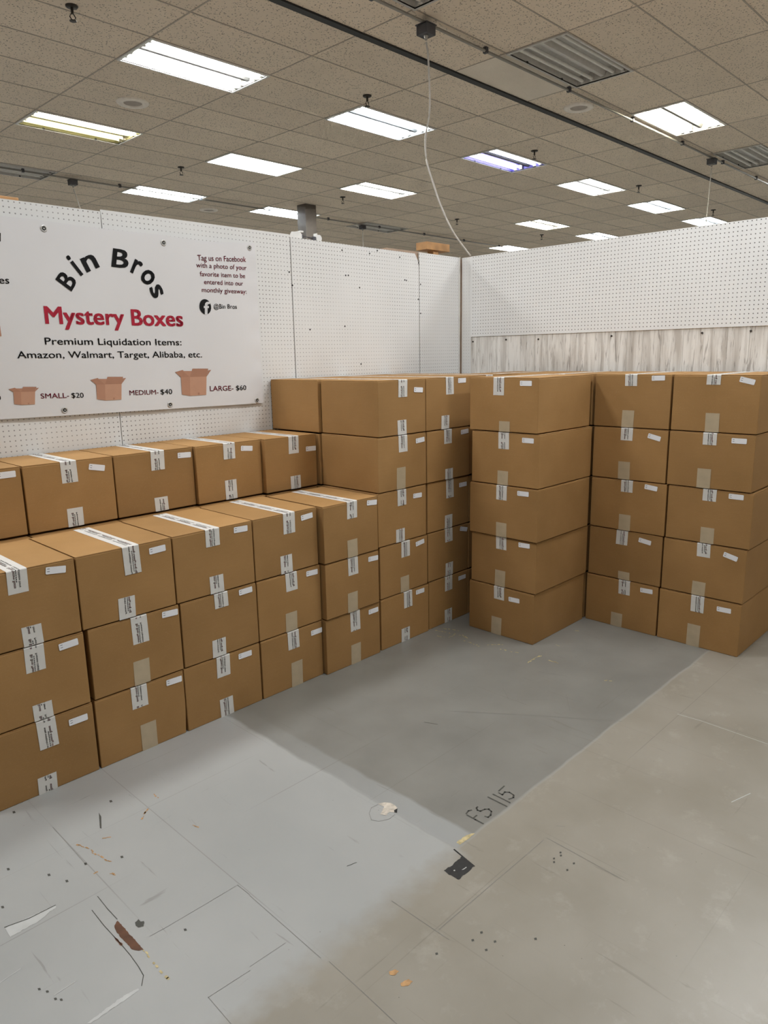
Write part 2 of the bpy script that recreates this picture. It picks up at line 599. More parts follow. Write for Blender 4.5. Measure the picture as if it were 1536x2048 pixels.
for a in ((686, 319), (660, 342), (726, 346), (700, 371), (846, 338), (553, 382)):
    floor_poly('bolt_hole', q((a[0] - 4, a[1] - 2), (a[0] + 3, a[1] - 4), (a[0] + 5, a[1] + 2), (a[0] - 2, a[1] + 4)), 'mark')

# ------------------------------------------------------------------ store shell
tag(MB().box(X0 - .3, X0, Y0, Y1, 0, CEIL + 1).build('wall_west', 'store'), None, None, None, 'structure')
tag(MB().box(X1, X1 + .3, Y0, Y1, 0, CEIL + 1).build('wall_east', 'store'), None, None, None, 'structure')
tag(MB().box(X0 - .3, X1 + .3, Y0 - .3, Y0, 0, CEIL + 1).build('wall_south', 'store'), None, None, None, 'structure')
tag(MB().box(X0 - .3, X1 + .3, Y1, Y1 + .3, 0, CEIL + 1).build('wall_north', 'store'), None, None, None, 'structure')

# ------------------------------------------------------------------ ceiling: two by four foot tiles in a grid
GX, GY = 11.4137, 19.6337
ceil = MB().box(X0, X1, Y0, Y1, CEIL + .75, CEIL + .95).build('ceiling', 'tbar')  # slab over the tiles, added to block light from above
tag(ceil, 'suspended ceiling of white fissured tiles tinted brown in a metal grid', None, None, 'structure')
UNSEEN_LIT = [(-1, -1), (-2, -1), (-1, -2), (0, -2), (1, -2), (2, -2), (3, -2), (1, -3), (0, -3), (-1, 0), (-1, 1), (4, -1), (1, 3), (3, 3), (5, 2), (6, 0), (6, 1), (2, 4), (4, 4), (0, 4)]
FIX = {}
for k in UNSEEN_LIT:                         # out-of-view panels added along the grid, picked lit to tune the brightness
    FIX[k] = 'panel'
for k in ((0, -1), (1, -1), (3, -1), (0, 2), (3, 2)):
    FIX[k] = 'off'
FIX.update({(0, 0): 'neutral', (0, 1): 'half', (1, 1): 'panel', (1, 2): 'cool', (1, 0): 'cool', (2, 1): 'neutral', (2, 0): 'lavender', (3, 0): 'neutral',
            (4, 0): 'cool', (5, 0): 'cool', (4, 1): 'warm', (5, 1): 'cool', (2, -1): 'warm', (2, 2): 'cool'})
cells = []
BLANK = (2, -3)                              # tile column and row of the smooth pale tile
nx0, nx1 = math.ceil((X0 - GX) / 4), math.floor((X1 - GX) / 4)
ny0, ny1 = math.ceil((Y0 - GY) / 2), math.floor((Y1 - GY) / 2)
for cx in range(nx0, nx1):
    for cy in range(ny0, ny1):
        if cx % 2 == 0 and cy % 4 == 0 and (cx // 2, cy // 4) in FIX:
            continue
        x, y = GX + 4 * cx, GY + 2 * cy
        pr = [project((x + a, y + b, CEIL)) for a in (0, 4) for b in (0, 2)]
        area = 0
        if all(pr):
            xs, ys = [p[0] for p in pr], [p[1] for p in pr]
            if max(xs) > -40 and min(xs) < 1576 and max(ys) > -40 and min(ys) < 510:
                area = (max(xs) - min(xs)) * (max(ys) - min(ys))
        cells.append((area, cx, cy))
cells.sort(reverse=True)
tile_me = MB().box(0.015, 3.985, .015, 1.985, .022, .09).mesh('ceiling_tile', 'tile')
blank_me = MB().box(0.015, 3.985, .015, 1.985, .02, .085).mesh('ceiling_tile', 'tile_plain')
rest = MB()
for n, (area, cx, cy) in enumerate(cells):
    x, y = GX + 4 * cx, GY + 2 * cy
    if n < 300 and area > 0:
        link('ceiling_tile', blank_me if (cx, cy) == BLANK else tile_me, ceil, (x, y, CEIL))
    else:
        rest.box(x + .015, x + 3.985, y + .015, y + 1.985, CEIL + .022, CEIL + .09)
o = rest.build('far_ceiling_tiles', 'tile', ceil)
o['kind'] = 'stuff'
for cy in range(ny0, ny1 + 1):
    y = GY + 2 * cy
    MB().box(X0, X1, y - .022, y + .022, CEIL + .012, CEIL + .06).build('grid_runner', 'tbar', ceil)
for cx in range(nx0, nx1 + 1):
    x = GX + 4 * cx
    MB().box(x - .022, x + .022, Y0, Y1, CEIL + .014, CEIL + .055).build('cross_tee', 'tbar', ceil)
yb = GY - 4.02
tag(MB().box(X0, X1, yb - .11, yb + .11, CEIL - .03, CEIL + .05).build('trim_1', 'black'), 'long dark slot across the ceiling drawn as a black bar', None, None, 'structure')  # dark ceiling slot, its shade drawn as a black bar

# ------------------------------------------------------------------ ceiling lights
hs = {}


def light_meshes(kind):
    if kind in hs:
        return hs[kind]
    refl = {'off': 'reflector_off', 'lavender': 'lavender', 'half': 'cream'}.get(kind, 'reflector')
    m = MB()
    # flange
    for a in ((.0, 4.0, .0, .07), (.0, 4.0, 1.93, 2.0), (.0, .07, .07, 1.93), (3.93, 4.0, .07, 1.93)):
        m.box(*a, -.028, .01)
    fr = m.mesh('frame', 'reflector_off' if kind == 'off' else 'white_metal')
    h = MB()
    h.quad([(.07, .07, .27), (3.93, .07, .27), (3.93, 1.93, .27), (.07, 1.93, .27)])
    for a, b in (((.07, .07), (3.93, .07)), ((3.93, .07), (3.93, 1.93)), ((3.93, 1.93), (.07, 1.93)), ((.07, 1.93), (.07, .07))):
        h.quad([(*a, -.02), (*b, -.02), (*b, .27), (*a, .27)])
    h.box(0, 4, 0, 2, .28, .34)
    ho = h.mesh('housing', refl)
    bc = MB().quad([(.1, 0.84, .265), (3.9, 0.84, .265), (3.9, .93, .06), (.1, .93, .06)]).quad([(.1, .93, .06), (3.9, .93, .06), (3.9, 1.05, .06), (.1, 1.05, .06)]).quad(
        [(.1, 1.05, .06), (3.9, 1.05, .06), (3.9, 1.14, .265), (.1, 1.14, .265)]).quad([(.1, 0.84, .265), (.1, .93, .06), (.1, 1.05, .06), (.1, 1.14, .265)]).quad(
        [(3.9, 0.84, .265), (3.9, 1.14, .265), (3.9, 1.05, .06), (3.9, .93, .06)]).mesh('ballast_cover', {'off': 'reflector_off', 'half': 'cream'}.get(kind, 'channel'))
    tm = {'off': 'tube_off', 'lavender': 'dim', 'half': 'warm'}.get(kind, kind)
    tu = MB().tube([(.16, 0, 0), (3.84, 0, 0)], .054, 8, False).mesh('tube', tm, smooth=True)
    so = MB().box(.07, .17, -.06, .06, -.075, .17).mesh('socket', 'reflector_off')
    so2 = MB().box(3.83, 3.93, -.06, .06, -.075, .17).mesh('socket', 'reflector_off')
    cl = MB().box(-.035, .035, -.02, .0, -.025, .03).mesh('latch', 'black')
    hs[kind] = (fr, ho, bc, tu, (so, so2), cl)
    return hs[kind]


LIGHT_LABEL = {
    (0, 0): 'large bright white tube light, nearest to the top above the banner',
    (0, 1): 'yellowish tube light with dim far half at the left edge above the banner',
    (1, 1): 'flat white glowing panel light without visible tubes',
    (1, 2): 'cool white light on the conduit just above the left partition',
    (1, 0): 'bluish white tube light behind the long hanging cable',
    (2, 1): 'warm white tube light between the panel light and the hanging cable',
    (2, 0): 'tube light with lavender purple light tinted into its reflector',
    (3, 0): 'bright white tube light, second after the purple one going away',
    (4, 0): 'bright cool tube light, third after the purple one going away',
    (5, 0): 'cool light with a thin cable hanging across it above the right partition',
    (4, 1): 'small yellowish light low over the right partition corner',
    (5, 1): 'small cool light cut off by the top of the right partition',
    (2, -1): 'large yellowish lit tube light beside the upper conduit',
    (2, 2): 'cool light half hidden behind the square column',
    (0, -1): 'dark light cut off by the top edge beside the junction box',
    (1, -1): 'large unlit light showing grey tubes beside the smooth pale tile',
    (3, -1): 'unlit light showing grey tubes at the right edge',
    (0, 2): 'unlit light at the left edge beside a junction box',
    (3, 2): 'dark unlit light beyond the square column along the far conduit',
}
glow_me = MB().tube([(.16, 0, 0), (3.84, 0, 0)], .054, 8, False).mesh('tube', 'glow', smooth=True)
panel_me = MB().quad([(.07, .07, -.01), (.07, 1.93, -.01), (3.93, 1.93, -.01), (3.93, .07, -.01)]).mesh('diffuser', 'panel')
for (i, j), kind in sorted(FIX.items()):
    lab = LIGHT_LABEL.get((i, j), 'unseen ceiling light panel, set lit to brighten the scene')
    fr, ho, bc, tu, so, cl = light_meshes('neutral' if kind == 'panel' else kind)
    t = thing('ceiling_light', (GX + 8 * i, GY + 8 * j, CEIL), lab, 'light', 'fluorescent ceiling lights')
    link('frame', fr, t)
    link('housing', ho, t)
    if kind == 'panel':
        link('diffuser', panel_me, t)
        continue
    link('ballast_cover', bc, t)
    for y in (.30, .62, 1.36, 1.68):
        u = link('tube', glow_me if kind == 'half' and y > 1 else tu, t, (0, y, .085))
        if (i, j) in LIGHT_LABEL:
            for e in so:
                link('socket', e, u)
    if (i, j) in LIGHT_LABEL:
        for x in (1.0, 3.0):
            link('latch', cl, t, (x, 1.93, 0))

# ------------------------------------------------------------------ partition walls
WL, WR = 12.40, 15.75                        # faces of the banner wall and of the plank wall
TOPL = 8.07
wl = tag(MB().box(-2.4, 15.6, WL + .05, WL + .36, 0, TOPL - .03).build('wall_left', 'tanwood'), 'white pegboard partition wall behind the banner', None, None, 'structure')
edges = [(-2.3, 1.995, .0), (2.005, 6.0, .0), (6.015, 10.045, .03), (10.07, 14.09, -.02), (14.115, 15.68, .01)]
for a, b, dz in edges:
    m = MB()
    if abs(b - 14.09) < .01:                 # torn corner beside the seam
        k = TOPL + dz
        for y in (WL, WL + .03):
            m.v += [(a, y, 0), (b, y, 0), (b, y, k - .33), (b - .02, y, k - .18), (b - .14, y, k - .01), (a, y, k)]
        m.f += [(0, 1, 2, 3, 4, 5), (11, 10, 9, 8, 7, 6)] + [(i, i + 6, (i + 1) % 6 + 6, (i + 1) % 6) for i in range(6)]
        m.mi += [0] * 8
    else:
        m.box(a, b, WL, WL + .03, 0, TOPL + dz)
    m.build('pegboard_panel', 'peg_l', wl)
MB().box(15.68, 15.705, WL - .03, WL + .05, 0, TOPL + .01).build('edge_trim', 'peg_edge', wl)

wr = tag(MB().box(WR + .05, WR + .36, .9, WL + .36, 0, 8.05).build('wall_right', 'tanwood'), 'partition wall with pegboard above weathered white planks', None, None, 'structure')
MB().box(WR + .02, WR + .05, 12.045, WL - .035, 0, 8.07).build('pegboard_strip', 'peg_l2', wr)
MB().box(WR - .03, WR + .0, 4.0, 12.03, 6.05, 8.07).build('pegboard_panel', 'peg_r', wr)
MB().box(WR - .03, WR + .0, 1.0, 3.99, 6.05, 8.07).build('pegboard_panel', 'peg_r', wr)
random.seed(4)
y = 12.035
while y > 1.1:
    wd = random.choice((.36, .42, .48))
    MB().box(WR - .005 - random.random() * .006, WR + .045, y - wd + .004, y, 0, 6.05).build('plank', 'plank', wr)
    y -= wd
q = K(900, 430, 636 / 1536)
for a in ((110, 608), (270, 598), (426, 596), (780, 580), (1217, 565), (1453, 555)):
    px = q(a)[0]
    d = ray(*px)
    k = (WR - .02) / d.x
    MB().tube([(WR - .022, 0, 0), (WR + .01, 0, 0)], .022, 8).build('screw', 'brass', wr, loc=(0, d.y * k, d.z * k + EYE - .02))
# stray dark pegs and holes on the banner wall
q = K(540, 380, 460 / 1536)
for a in ((481, 402), (665, 424), (716, 405), (866, 449), (505, 570), (523, 570), (900, 601), (911, 604), (598, 652), (992, 487), (150, 636), (128, 548), (608, 1162), (500, 910), (267, 932), (1005, 630), (990, 730), (1006, 824)):
    x, z = on_y(*q(a)[0], WL)
    MB().tube([(0, -.004, 0), (0, .01, 0)], .019, 8).build('stray_hole', 'black', wl, loc=(x, WL, z))

# timber and fittings on top of the partition
t = thing('timber_block', (15.3, WL + .5, 8.0), 'short orange pine block on a post above the corner of the partition', 'timber')
MB().box(-.40, .52, -.08, .30, .27, .46).build('cap_block', 'wood', t, bevel=.01)
MB().box(-.08, .12, -.02, .18, -7.99, .27).build('post', 'wood', t)
t = tag(MB().box(13.0, 14.3, WL + .05, WL + .30, TOPL - .028, TOPL + .03).build('timber_rail', 'tanwood'), 'bare timber rail lying along the partition top beside the torn panel', 'timber')
t = tag(MB().box(-.6, .98, 0, .25, 0, .09).build('timber_offcut', 'wood', loc=(3.75, WL + .08, TOPL - .03), bevel=.008), 'orange timber offcut on the partition top at the left edge', 'timber')
t = thing('shelf_bracket', (10.12, WL + .08, TOPL - .03), 'white metal bracket with a thin rod on the partition top before the column', 'bracket')
MB().quad([(0, 0, 0), (.34, 0, 0), (.34, 0, .1), (.28, 0, .16), (.06, 0, .14), (.0, 0, .05)]).quad([(.0, .02, 0), (.0, .02, .05), (.06, .02, .14), (.28, .02, .16), (.34, .02, .1), (.34, .02, 0)]).box(.28, .36, -.02, .16, .15, .18).build('plate', 'white_metal', t)
MB().tube([(.34, .05, .09), (.68, .05, .07)], .012, 6).build('rod', 'dark_galv', t)
MB().box(.66, .72, .0, .08, 0, .10).box(.33, .36, 0, .06, 0, .1).build('clamp', 'dark_galv', t)
MB().box(.735, .765, .0, .10, 0, .17).build('tab', 'white_metal', t)
MB().tube([(.84, .03, .08), (.84, .06, .08)], .075, 14).build('disc', 'white_metal', t)

# square column beyond the partition
t = tag(MB().box(28.6, 29.4, 33.75, 34.5, 0, CEIL + .03).build('column', 'steel', bevel=.02), 'grey square steel column rising behind the left partition', None, None, 'structure')

# ------------------------------------------------------------------ vinyl banner
BY = WL - .045
bx0, bx1, bz0, bz1 = .9, 9.12, 4.70, 7.84


def wave(x, z):
    e = min(1, max(0, (bx1 - x) / .4))
    a = .5 + .5 * math.sin(1.55 * x + 1.15 * z)
    b = .5 + .5 * math.sin(3.1 * (x - 5.8) - 1.9 * z + 1.0)
    return .004 + .015 * a * e + .009 * b * e + .006 * math.sin(11 * z) * max(0, 1 - (bx1 - x) / .35)


def sag(x):                                  # the hem hangs in shallow curves between grommets
    return -.012 * abs(math.sin(math.pi * (x - bx1 + .08) / 2.05))


def bpt(x, z, off=0.0):
    return (x, BY - wave(x, z) - off, z)


ban = thing('vinyl_banner', (5.0, BY, bz0), 'white printed vinyl banner with black and crimson lettering and box pictures', 'banner')
BO = Vector((5.0, BY, bz0))


def blocal(p):
    return (p[0] - BO.x, p[1] - BO.y, p[2] - BO.z)


m = MB()
NX, NZ = 120, 46
for b in range(NZ + 1):
    for a in range(NX + 1):
        x = bx0 + (bx1 - bx0) * a / NX
        top = bz1 + sag(x) - (.06 if x < 8 else .06 * (bx1 - x) / 1.12)
        z = bz0 + .06 * max(0, (8.4 - x) / 7) + (top - bz0) * b / NZ
        m.v.append(blocal(bpt(x, z)))
for b in range(NZ):
    for a in range(NX):
        k = b * (NX + 1) + a
        m.f.append((k, k + 1, k + NX + 2, k + NX + 1))
        m.mi.append(0)
sheet = m.build('sheet', 'vinyl', ban)
so = sheet.modifiers.new('thickness', 'SOLIDIFY')
so.thickness = .0006
so.offset = -1
qb = K(0, 420, 560 / 1536)


def wp(p):
    return Vector(on_y(*qb(p)[0], BY - .03))


def place(s, bl, br, tl, mat, bold=0.0, name='lettering', cap=None, qf=None, par=None):
    """Lettering spanning bl..br along its foot, tl above its first letter, drawn on the sheet."""
    V, Fc = glyphs(s, bold)
    x0, x1 = min(v[0] for v in V), max(v[0] for v in V)
    y0, y1 = (0.0, cap) if cap else (min(v[1] for v in V), max(v[1] for v in V))
    if qf:
        O, R, Tp = [Vector(on_y(*qf(p)[0], BY - .03)) for p in (bl, br, tl)]
    else:
        O, R, Tp = wp(bl), wp(br), wp(tl)
    ex, ey = R - O, Tp - O
    if cap:                                  # straight line of text: upright letters of that height
        ey = Vector((0, ey.y))
    bm = bmesh.new()
    vs_ = []
    for vx, vy in V:
        P = O + ex * ((vx - x0) / (x1 - x0)) + ey * ((vy - y0) / (y1 - y0))
        vs_.append(bm.verts.new((P.x, 0, P.y)))
    for f in Fc:
        try:
            bm.faces.new([vs_[i] for i in f])
        except ValueError:
            pass
    xs = [v.co.x for v in bm.verts]
    k = math.floor(min(xs) / .11) + 1
    while k * .11 < max(xs):
        bmesh.ops.bisect_plane(bm, geom=bm.verts[:] + bm.edges[:] + bm.faces[:], plane_co=(k * .11, 0, 0), plane_no=(1, 0, 0))
        k += 1
    me = bpy.data.meshes.new(name)
    for v in bm.verts:
        p = blocal(bpt(v.co.x, v.co.z, .0075))
        v.co = [c * FT for c in p]
    bm.to_mesh(me)
    bm.free()
    me.materials.append(MAT[mat])
    o = link(name, me, par or ban)
    return o


CAP = .73
qa = K(90, 470, 250 / 1536)
for ch, a, b, c in (('B', (330, 695), (408, 568), (130, 545)), ('i', (445, 508), (480, 480), (258, 268)), ('n', (520, 462), (680, 392), (432, 290)),
                    ('B', (818, 388), (1022, 415), (840, 160)), ('r', (1047, 452), (1150, 508), (1110, 288)), ('o', (1151, 540), (1285, 640), (1251, 396)), ('s', (1276, 655), (1340, 790), (1412, 590))):
    place(ch, a, b, c, 'ink', .022, 'arched_letter', qf=qa)
place('Mystery Boxes', (250, 622), (1008, 637), (250, 522), 'red', .022, cap=CAP)
place('Premium Liquidation Items:', (248, 738), (998, 742), (248, 697), 'ink', .005, cap=CAP)
place('Amazon, Walmart, Target, Alibaba, etc.', (97, 813), (1110, 808), (97, 772), 'ink', .005, cap=CAP)
place('Tag us on Facebook', (1085, 276), (1352, 285), (1085, 244), 'wine', .004, cap=CAP)
place('with a photo of your', (1078, 314), (1355, 329), (1078, 286), 'wine', .004, cap=CAP)
place('favorite item to be', (1098, 362), (1347, 373), (1098, 335), 'wine', .004, cap=CAP)
place('entered into our', (1120, 406), (1335, 415), (1120, 379), 'wine', .004, cap=CAP)
place('monthly giveaway:', (1108, 450), (1355, 459), (1108, 423), 'wine', .004, cap=CAP)
place('@Bin Bros', (1172, 540), (1300, 542), (1172, 514), 'ink', .005, cap=CAP)
place('SMALL-', (225, 1034), (380, 1030), (225, 1005), 'wine', .004, cap=CAP)
place('$20', (393, 1030), (460, 1029), (393, 1001), 'ink', .004, cap=CAP)
place('MEDIUM-', (713, 1016), (872, 1011), (713, 988), 'wine', .004, cap=CAP)
place('$40', (883, 1011), (947, 1009), (883, 982), 'ink', .004, cap=CAP)
place('LARGE-', (1155, 993), (1283, 990), (1155, 964), 'wine', .004, cap=CAP)
place('$60', (1297, 989), (1352, 987), (1297, 961), 'ink', .004, cap=CAP)
place('es', (-4, 403), (52, 404), (-4, 361), 'ink', .005, cap=CAP)
place('0', (-14, 1043), (8, 1043), (-14, 1014), 'ink', .005, cap=CAP)
place('l', (-12, 177), (4, 172), (-12, 130), 'ink', .03)
# round logo: black disc with a white f
ctr, rim, up = wp((1126, 531)), wp((1156, 532)), wp((1126, 489))
m = MB()
m.quad([blocal(bpt(ctr.x + (rim.x - ctr.x) * 1.05 * math.cos(2 * math.pi * k / 32), ctr.y + (up.y - ctr.y) * math.sin(2 * math.pi * k / 32), .0075)) for k in range(32)])
lg = m.build('logo_disc', 'ink', ban)
place('f', (1117, 573), (1150, 573), (1117, 503), 'logo_w', .035, 'logo_letter', par=ban)
for v in bpy.data.objects['logo_letter'].data.vertices:
    v.co.y -= .0025 * FT


def picture(x0, y0, x1, y1, fr):
    """An open carton printed on the banner; fr is how far down the flaps end."""
    def R(*pts):
        return [blocal((*bpt(*wp((x0 + (x1 - x0) * a, y0 + (y1 - y0) * b)), .0075),)) for a, b in pts]
    f = fr
    o = MB().quad(R((.41, f), (.875, f - .02), (.87, .96), (.425, 1.0))).build('carton_picture', 'bx_front', ban)
    MB().quad(R((.16, f + .01), (.41, f), (.425, 1.0), (.19, .95))).build('carton_side', 'bx_side', o)
    MB().quad(R((0, .13), (.21, .05), (.41, f), (.16, f + .01))).quad(R((.48, .0), (.92, .0), (.875, f - .02), (.41, f))).quad(R((.92, .06), (1.0, .05), (.875, f - .02))).build('carton_flap', 'bx_flap', o)
    MB().quad(R((.21, .09), (.47, .09), (.41, f))).build('carton_inside', 'bx_side', o)
    k = MB().quad(R((.635, .88), (.685, .88), (.685, .955), (.635, .96))).build('carton_tape', 'bx_flap', o)
    for v in k.data.vertices:
        v.co.y -= .001 * FT


picture(48, 970, 214, 1070, .28)
picture(495, 915, 693, 1045, .32)
picture(962, 870, 1160, 1020, .31)
o = MB().quad([blocal(bpt(*wp(p), .0075)) for p in ((-40, 640), (0, 635), (9, 692), (-40, 700))]).build('carton_picture', 'bx_side', ban)
for p in ((242, 101), (898, 180), (1372, 207), (1412, 1044), (935, 1068), (355, 1098)):
    g = wp(p)
    mb = MB()
    n = 14
    prof = ((.030, .0), (.034, .010), (.046, .012), (.054, .003))
    for r, h in prof:
        for k in range(n):
            an = 2 * math.pi * k / n
            mb.v.append((r * math.cos(an), -h, r * math.sin(an)))
    for a in range(len(prof) - 1):
        for k in range(n):
            mb.f.append((a * n + k, a * n + (k + 1) % n, (a + 1) * n + (k + 1) % n, (a + 1) * n + k))
            mb.mi.append(0)
    yy = BY - wave(g.x, g.y) - .004
    gr = mb.build('grommet', 'chrome', ban, smooth=True, loc=blocal((g.x, yy, g.y)))
    MB().quad([(.031 * math.cos(2 * math.pi * k / n), -.003, .031 * math.sin(2 * math.pi * k / n)) for k in range(n)]).build('eyelet_hole', 'black', gr)
    MB().tube([(0, -.012, 0), (0, .06, 0)], .012, 8).build('screw', 'chrome', gr)

# ------------------------------------------------------------------ cardboard boxes
PITCH_Z, BH = 1.037, 1.026
TW = .245
random.seed(11)
PERIOD = .47
strip_cache = {}


def tape_print(length, phase, flip):
    """(verts, faces, material index) of the tape's repeating print, clipped to 0..length."""
    key = (round(length, 2), round(phase, 2), flip)
    if key in strip_cache:
        return strip_cache[key]
    bm = bmesh.new()
    lines = (('Bin Bros Mystery Boxes', .026, .045, .0, .40, 1), ('Premium Liquidation Items', -.034, .034, .0, .40, 0))
    n0 = math.floor(-phase / PERIOD) - 1
    n1 = math.ceil((length - phase) / PERIOD) + 1
    for s, v0, hgt, u0, wd, mi in lines:
        V, Fc = glyphs(s, .010)
        xm = max(v[0] for v in V)
        for n in range(n0, n1):
            base = n * PERIOD + phase
            if base > length or base + .42 < 0:
                continue
            vv = [bm.verts.new((base + x / xm * wd, v0 + yv * hgt / .73 * .8, 0)) for x, yv in V]
            for f in Fc:
                try:
                    fc = bm.faces.new([vv[i] for i in f])
                    fc.material_index = mi
                except ValueError:
                    pass
    # the small line between the two is only a row of dashes at this size
    for n in range(n0, n1):
        base = n * PERIOD + phase
        u = .03
        while u < .33:
            a = base + u
            if a < length and a + .02 > 0:
                fc = bm.faces.new([bm.verts.new(p) for p in ((a, .006, 0), (a + .02, .006, 0), (a + .02, .016, 0), (a, .016, 0))])
                fc.material_index = 0
            u += .028
    for co, no in ((.004, -1), (length - .004, 1)):
        bmesh.ops.bisect_plane(bm, geom=bm.verts[:] + bm.edges[:] + bm.faces[:], plane_co=(co, 0, 0), plane_no=(no, 0, 0), clear_outer=True)
    bm.verts.index_update()
    sgn = -1 if flip else 1
    V = [((length - v.co.x) if flip else v.co.x, sgn * v.co.y) for v in bm.verts]
    Fc = [(tuple(v.index for v in f.verts), f.material_index) for f in bm.faces]
    bm.free()
    strip_cache[key] = (V, Fc)
    return V, Fc


def box_body(W, D, dent=False):
    """Carton walls: a hollow-looking block with softly bowed faces and rounded edges."""
    bm = bmesh.new()
    bmesh.ops.create_cube(bm, size=1)
    bmesh.ops.subdivide_edges(bm, edges=bm.edges[:], cuts=5, use_grid_fill=True)
    zt = BH - .022
    ph = random.random() * 6
    for v in bm.verts:
        x, y, z = v.co
        bow = .010 * (math.sin(3 * x + ph) * .5 + .6)
        if abs(abs(x) - .5) < 1e-4:
            v.co.x += math.copysign(bow * .5 * (1 - 4 * y * y) * (1 - 4 * z * z), x)
        if abs(abs(y) - .5) < 1e-4:
            v.co.y += math.copysign(bow * .35 * (1 - 4 * x * x) * (1 - 4 * z * z), y)
        if dent and x > .49 and z < -.1 and y < .2:
            v.co.x -= .025 * (-z - .1) * 2
    for v in bm.verts:
        v.co = Vector((v.co.x * W, v.co.y * D, (v.co.z + .5) * zt)) * FT
    ed = [e for e in bm.edges if e.calc_face_angle(0) > 1.0]
    bmesh.ops.bevel(bm, geom=ed, offset=.011 * FT, segments=2, affect='EDGES', profile=.5)
    me = bpy.data.meshes.new('body')
    bm.to_mesh(me)
    bm.free()
    me.materials.append(MAT['card'])
    return me


def make_box(kind, a, b, front, back, lv, label, group, tape=None, detail=True, top_tape=True):
    W, D = b - a, back - front
    z0 = (lv - 1) * PITCH_Z
    if kind == 'L':
        loc, rz = ((a + b) / 2, (front + back) / 2, z0), 0
    else:
        loc, rz = ((front + back) / 2, (a + b) / 2, z0), -math.pi / 2
    t = thing('cardboard_box', loc, label, 'box', group, rz)
    if not detail:
        link('body', box_body(W, D), t)
        return t
    dent = label.startswith('dented')
    link('body', box_body(W, D, dent), t)
    # two long top flaps meeting under the tape
    seam = (tape[0] if tape else W / 2) - W / 2
    seam = max(-.12, min(.12, seam))
    j = random.uniform(0, .006)
    MB().box(-W / 2 + .004, seam - .006, -D / 2 + .004 + j, D / 2 - .004, BH - .021, BH - .006).build('flap', 'card', t, bevel=.004)
    MB().box(seam + .006, W / 2 - .004, -D / 2 + .004, D / 2 - .004 - j, BH - .021, BH - .006).build('flap', 'card', t, bevel=.004)
    if not tape:
        return t
    cx, tl, bx, bl, bk, lx, lz, lr = tape
    cx -= W / 2
    bx -= W / 2
    yf = -D / 2 - .006

    def ribbon(name, x, prof, mat, sk=0.0):
        mb = MB()
        for (y, z), (y2, z2) in zip(prof, prof[1:]):
            mb.quad([(x - TW / 2 + sk * (z - BH), y, z), (x + TW / 2 + sk * (z - BH), y, z), (x + TW / 2 + sk * (z2 - BH), y2, z2), (x - TW / 2 + sk * (z2 - BH), y2, z2)])
        return mb.build(name, mat, t)
    sk = random.uniform(-.03, .03)
    zt = BH - .003
    prof = [(yf, zt - tl), (yf, zt - .012), (yf + .006, zt - .002), (yf + .016, zt), (D / 2, zt), (D / 2 + .006, zt - .01), (D / 2 + .006, zt - .25)]
    rb = ribbon('top_tape', cx, prof, 'tape_w', sk)
    flip = random.random() < .5
    phase = random.choice((-.40, -.3, -.2, -.1, 0, .05))
    long = tl + (D if top_tape else .0)
    V, Fc = tape_print(long, phase, flip)
    mb = MB()
    for u, v in V:
        if u <= tl:
            z = zt - tl + u
            mb.v.append((cx + v + sk * (z - BH), yf - .0025, z))
        else:
            mb.v.append((cx + v, yf + .004 + (u - tl), zt + .0022))
    for f, mi in Fc:
        us = [V[i][0] for i in f]
        if min(us) < tl < max(us):
            continue
        mb.f.append(f)
        mb.mi.append(mi)
    mb.build('print', ['ink', 'red'], rb)['kind'] = 'stuff'
    if bl > .03:
        rb = ribbon('bottom_tape', bx, [(yf, bl), (yf, .0)], 'tape_w' if bk == 'W' else 'tape_t', -sk)
        if bk == 'W':
            V, Fc = tape_print(bl, random.choice((-.40, -.3, -.2, -.1)), random.random() < .5)
            mb = MB()
            for u, v in V:
                mb.v.append((bx + v - sk * (u - BH), yf - .0025, u))
            for f, mi in Fc:
                mb.f.append(f)
                mb.mi.append(mi)
            mb.build('print', ['ink', 'red'], rb)['kind'] = 'stuff'
    # address sticker
    hw, hh, r = .128, .047, .012
    pts = []
    for qx, qz, a0 in ((hw - r, hh - r, 0), (-hw + r, hh - r, 90), (-hw + r, -hh + r, 180), (hw - r, -hh + r, 270)):
        for k in (0, 45, 90):
            pts.append((qx + r * math.cos(math.radians(a0 + k)), qz + r * math.sin(math.radians(a0 + k))))
    ca, sa = math.cos(math.radians(lr)), math.sin(math.radians(lr))

    def S(p, off):
        return (lx - W / 2 + p[0] * ca - p[1] * sa, yf - off, BH - lz + p[0] * sa + p[1] * ca)
    lab = MB().quad([S(p, .001) for p in pts]).build('sticker', 'sticker', t)
    mb = MB()
    for z in (.022, -.012):
        mb.quad([S(p, .0022) for p in ((-.11, z - .004), (-.078, z - .004), (-.078, z + .004), (-.11, z + .004))])
    mb.build('sticker_print', 'ink_soft', lab)['kind'] = 'stuff'
    return t


